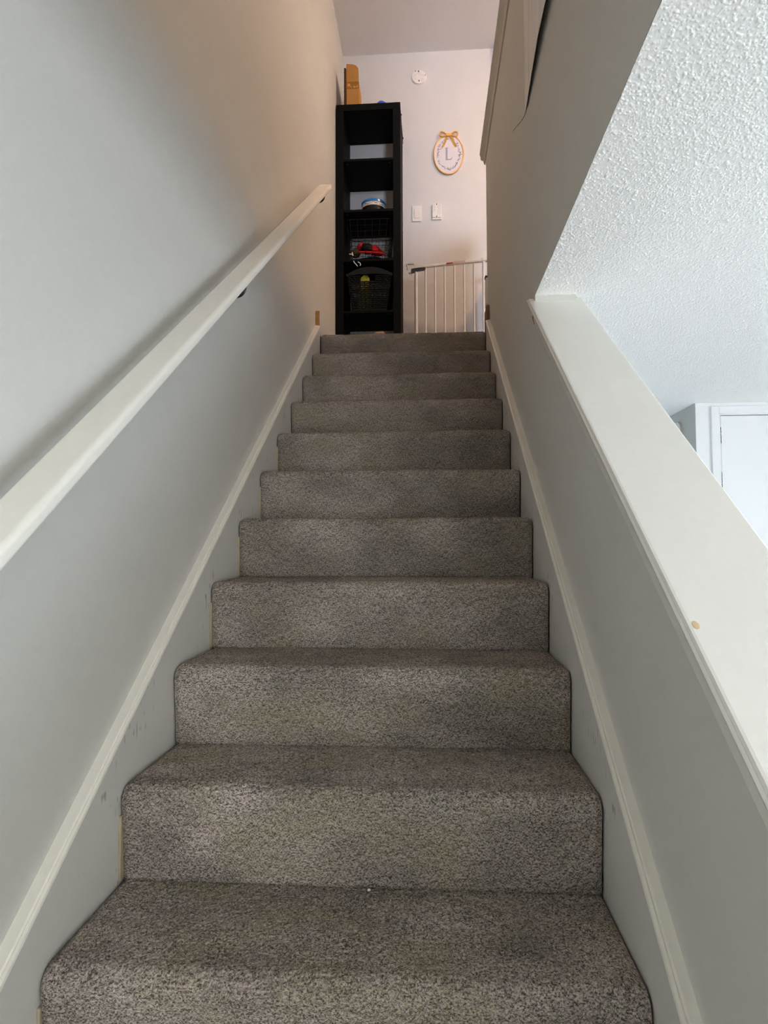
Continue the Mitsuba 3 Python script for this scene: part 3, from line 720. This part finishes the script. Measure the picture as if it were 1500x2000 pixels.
obj('loop', ribbon([(0.290, 3.598), (0.262, 3.616), (0.240, 3.620), (0.232, 3.604), (0.244, 3.588), (0.268, 3.588), (0.290, 3.594)], 0.012, 0.017, 0.0027), 'm_gold', bow, smooth=40)
obj('loop', ribbon([(0.308, 3.597), (0.334, 3.614), (0.354, 3.616), (0.365, 3.601), (0.356, 3.586), (0.334, 3.586), (0.308, 3.593)], 0.012, 0.017, 0.0027), 'm_gold', bow, smooth=40)
for path in ([(0.290, 3.590), (0.277, 3.568), (0.266, 3.536), (0.247, 3.510)], [(0.306, 3.590), (0.322, 3.568), (0.334, 3.536), (0.352, 3.508)]):
    ln = LineString(bend(np.array([(x, 0, z) for x, z in path]), 16)[:, [0, 2]]).buffer(0.0085, cap_style=2)
    m = extrude(ln, 0.002)
    mid = np.interp
    c_ = bend(np.array([(x, 0, z) for x, z in path]), 60)[:, [0, 2]]

    def fold(v, c_=c_):
        i = np.argmin(((v[:, None, :2] - c_[None]) ** 2).sum(-1), 1)
        dd = np.linalg.norm(v[:, :2] - c_[i], axis=1)
        sgn = np.sign(v[:, 0] - c_[i][:, 0])
        return np.stack([v[:, 0], YB - 0.015 - v[:, 2] - 0.006 * sgn * dd / 0.0085, v[:, 1]], 1)
    obj('tail', remap(m, fold), 'm_gold', bow)

# light switch and thermostat plate
sw = thing('light_switch', 'white rocker light switch on the back wall beside the bookcase', 'light switch')
obj('plate', box(0.029, 0.098, YB - 0.007, YB - 0.0005, 2.970, 3.087, 0.002), 'm_plastic', sw)
obj('rocker', trimesh.convex.convex_hull(np.array([(x, y, z) for x in (0.047, 0.080) for y, z in ((YB - 0.007, 2.995), (YB - 0.0095, 2.995), (YB - 0.0135, 3.062), (YB - 0.007, 3.062))])), 'm_plastic', sw)
obj('rocker_gap', cat(box(0.0455, 0.0470, YB - 0.0078, YB - 0.0069, 2.9935, 3.0635), box(0.0800, 0.0815, YB - 0.0078, YB - 0.0069, 2.9935, 3.0635), box(0.0455, 0.0815, YB - 0.0078, YB - 0.0069, 2.9935, 2.9955)), 'm_plastic_line', sw)
th = thing('thermostat_back_plate', 'white wall plate with two screws and faint print right of the light switch', 'wall plate')
obj('box', box(0.1735, 0.2415, YB - 0.010, YB - 0.0005, 2.977, 3.088, 0.002), 'm_plastic', th)
obj('cover', box(0.1765, 0.2405, YB - 0.016, YB - 0.010, 2.990, 3.096, 0.002), 'm_plastic', th)
for z in (3.087, 2.998): obj('screw', remap(lathe([(0, 0), (0.0040, 0), (0.0040, 0.0015), (0.002, 0.0026), (0, 0.0026)], 14), lambda v: np.stack([0.208 + v[:, 0], YB - 0.016 - v[:, 2], z + v[:, 1]], 1)), 'm_hole', th)
rng = np.random.default_rng(5)
pr_ = []
for (xa, xb, za, zb_) in ((0.184, 0.200, 3.036, 3.088), (0.214, 0.236, 3.008, 3.090)):
    z = zb_
    while z > za:
        x = xa
        while x < xb - 0.002:
            w_ = min(rng.uniform(0.002, 0.008), xb - x)
            pr_.append(box(x, x + w_, YB - 0.0165, YB - 0.0159, z, z + 0.0015)); x += w_ + rng.uniform(0.001, 0.003)
        z -= 0.0052
pr_.append(box(0.181, 0.186, YB - 0.0166, YB - 0.0159, 3.032, 3.0355))
obj('print', cat(*pr_), 'm_plastic_line', th, kind='stuff', label='rows of faint print too small to read')

# ---------------------------------------------------------------- the door in the lower room
dn = 'door_1'
YD = 3.757
obj('casing', box(1.709, 1.752, YD - 0.018, YD, ZF, 1.3945, 0.003), 'm_door', dn)
obj('casing', box(2.56, 2.603, YD - 0.018, YD, ZF, 1.3945, 0.003), 'm_door', dn)
obj('casing', box(1.752, 2.56, YD - 0.018, YD, 1.3485, 1.3945, 0.003), 'm_door', dn)
obj('jamb', cat(box(1.752, 1.757, YD - 0.016, YD + 0.112, ZF, 1.3485), box(2.555, 2.56, YD - 0.016, YD + 0.112, ZF, 1.3485), box(1.757, 2.555, YD - 0.016, YD + 0.112, 1.3435, 1.3485)), 'm_door', dn)
obj('stop', cat(box(1.757, 1.775, YD + 0.026, YD + 0.060, ZF, 1.3435), box(2.537, 2.555, YD + 0.026, YD + 0.060, ZF, 1.3435), box(1.775, 2.537, YD + 0.026, YD + 0.060, 1.3255, 1.3435)), 'm_door', dn)
obj('slab', box(1.7605, 2.5515, YD - 0.012, YD + 0.024, ZF + 0.01, 1.3400, 0.002), 'm_door', dn)
for z in (1.23, 0.98): obj('hinge', cat(rod(1.7588, YD - 0.0135, z - 0.045, z + 0.045, 0.0028, 8), box(1.7572, 1.7603, YD - 0.0115, YD + 0.02, z - 0.045, z + 0.045)), 'm_dark_metal', dn, label='dark narrow hinge')
tag(dn, 'flat white door with white casing in the lower room beyond the ledge', kind=S)
ch = thing('door_chime', 'small round white fitting on the grey passage wall beyond the ledge', 'wall fitting')
cm = lambda v: np.stack([1.63 - v[:, 2], 4.005 + v[:, 0], 1.295 + v[:, 1]], 1)
obj('base', remap(lathe([(0, 0), (0.060, 0), (0.060, 0.012), (0, 0.012)], 36), cm), 'm_plastic_line', ch)
obj('cover', remap(lathe([(0, 0.012), (0.056, 0.012), (0.052, 0.026), (0.036, 0.034), (0, 0.036)], 36), cm), 'm_plastic', ch, smooth=40)

# crumbs on the carpet
obj('white_crumb', lump((0.025, 1.228, 0.006), (0.0032, 0.0028, 0.0022), 0.4, 31), 'm_cable', smooth=True, label='tiny white crumb on the second lowest tread in view', cat='crumb')
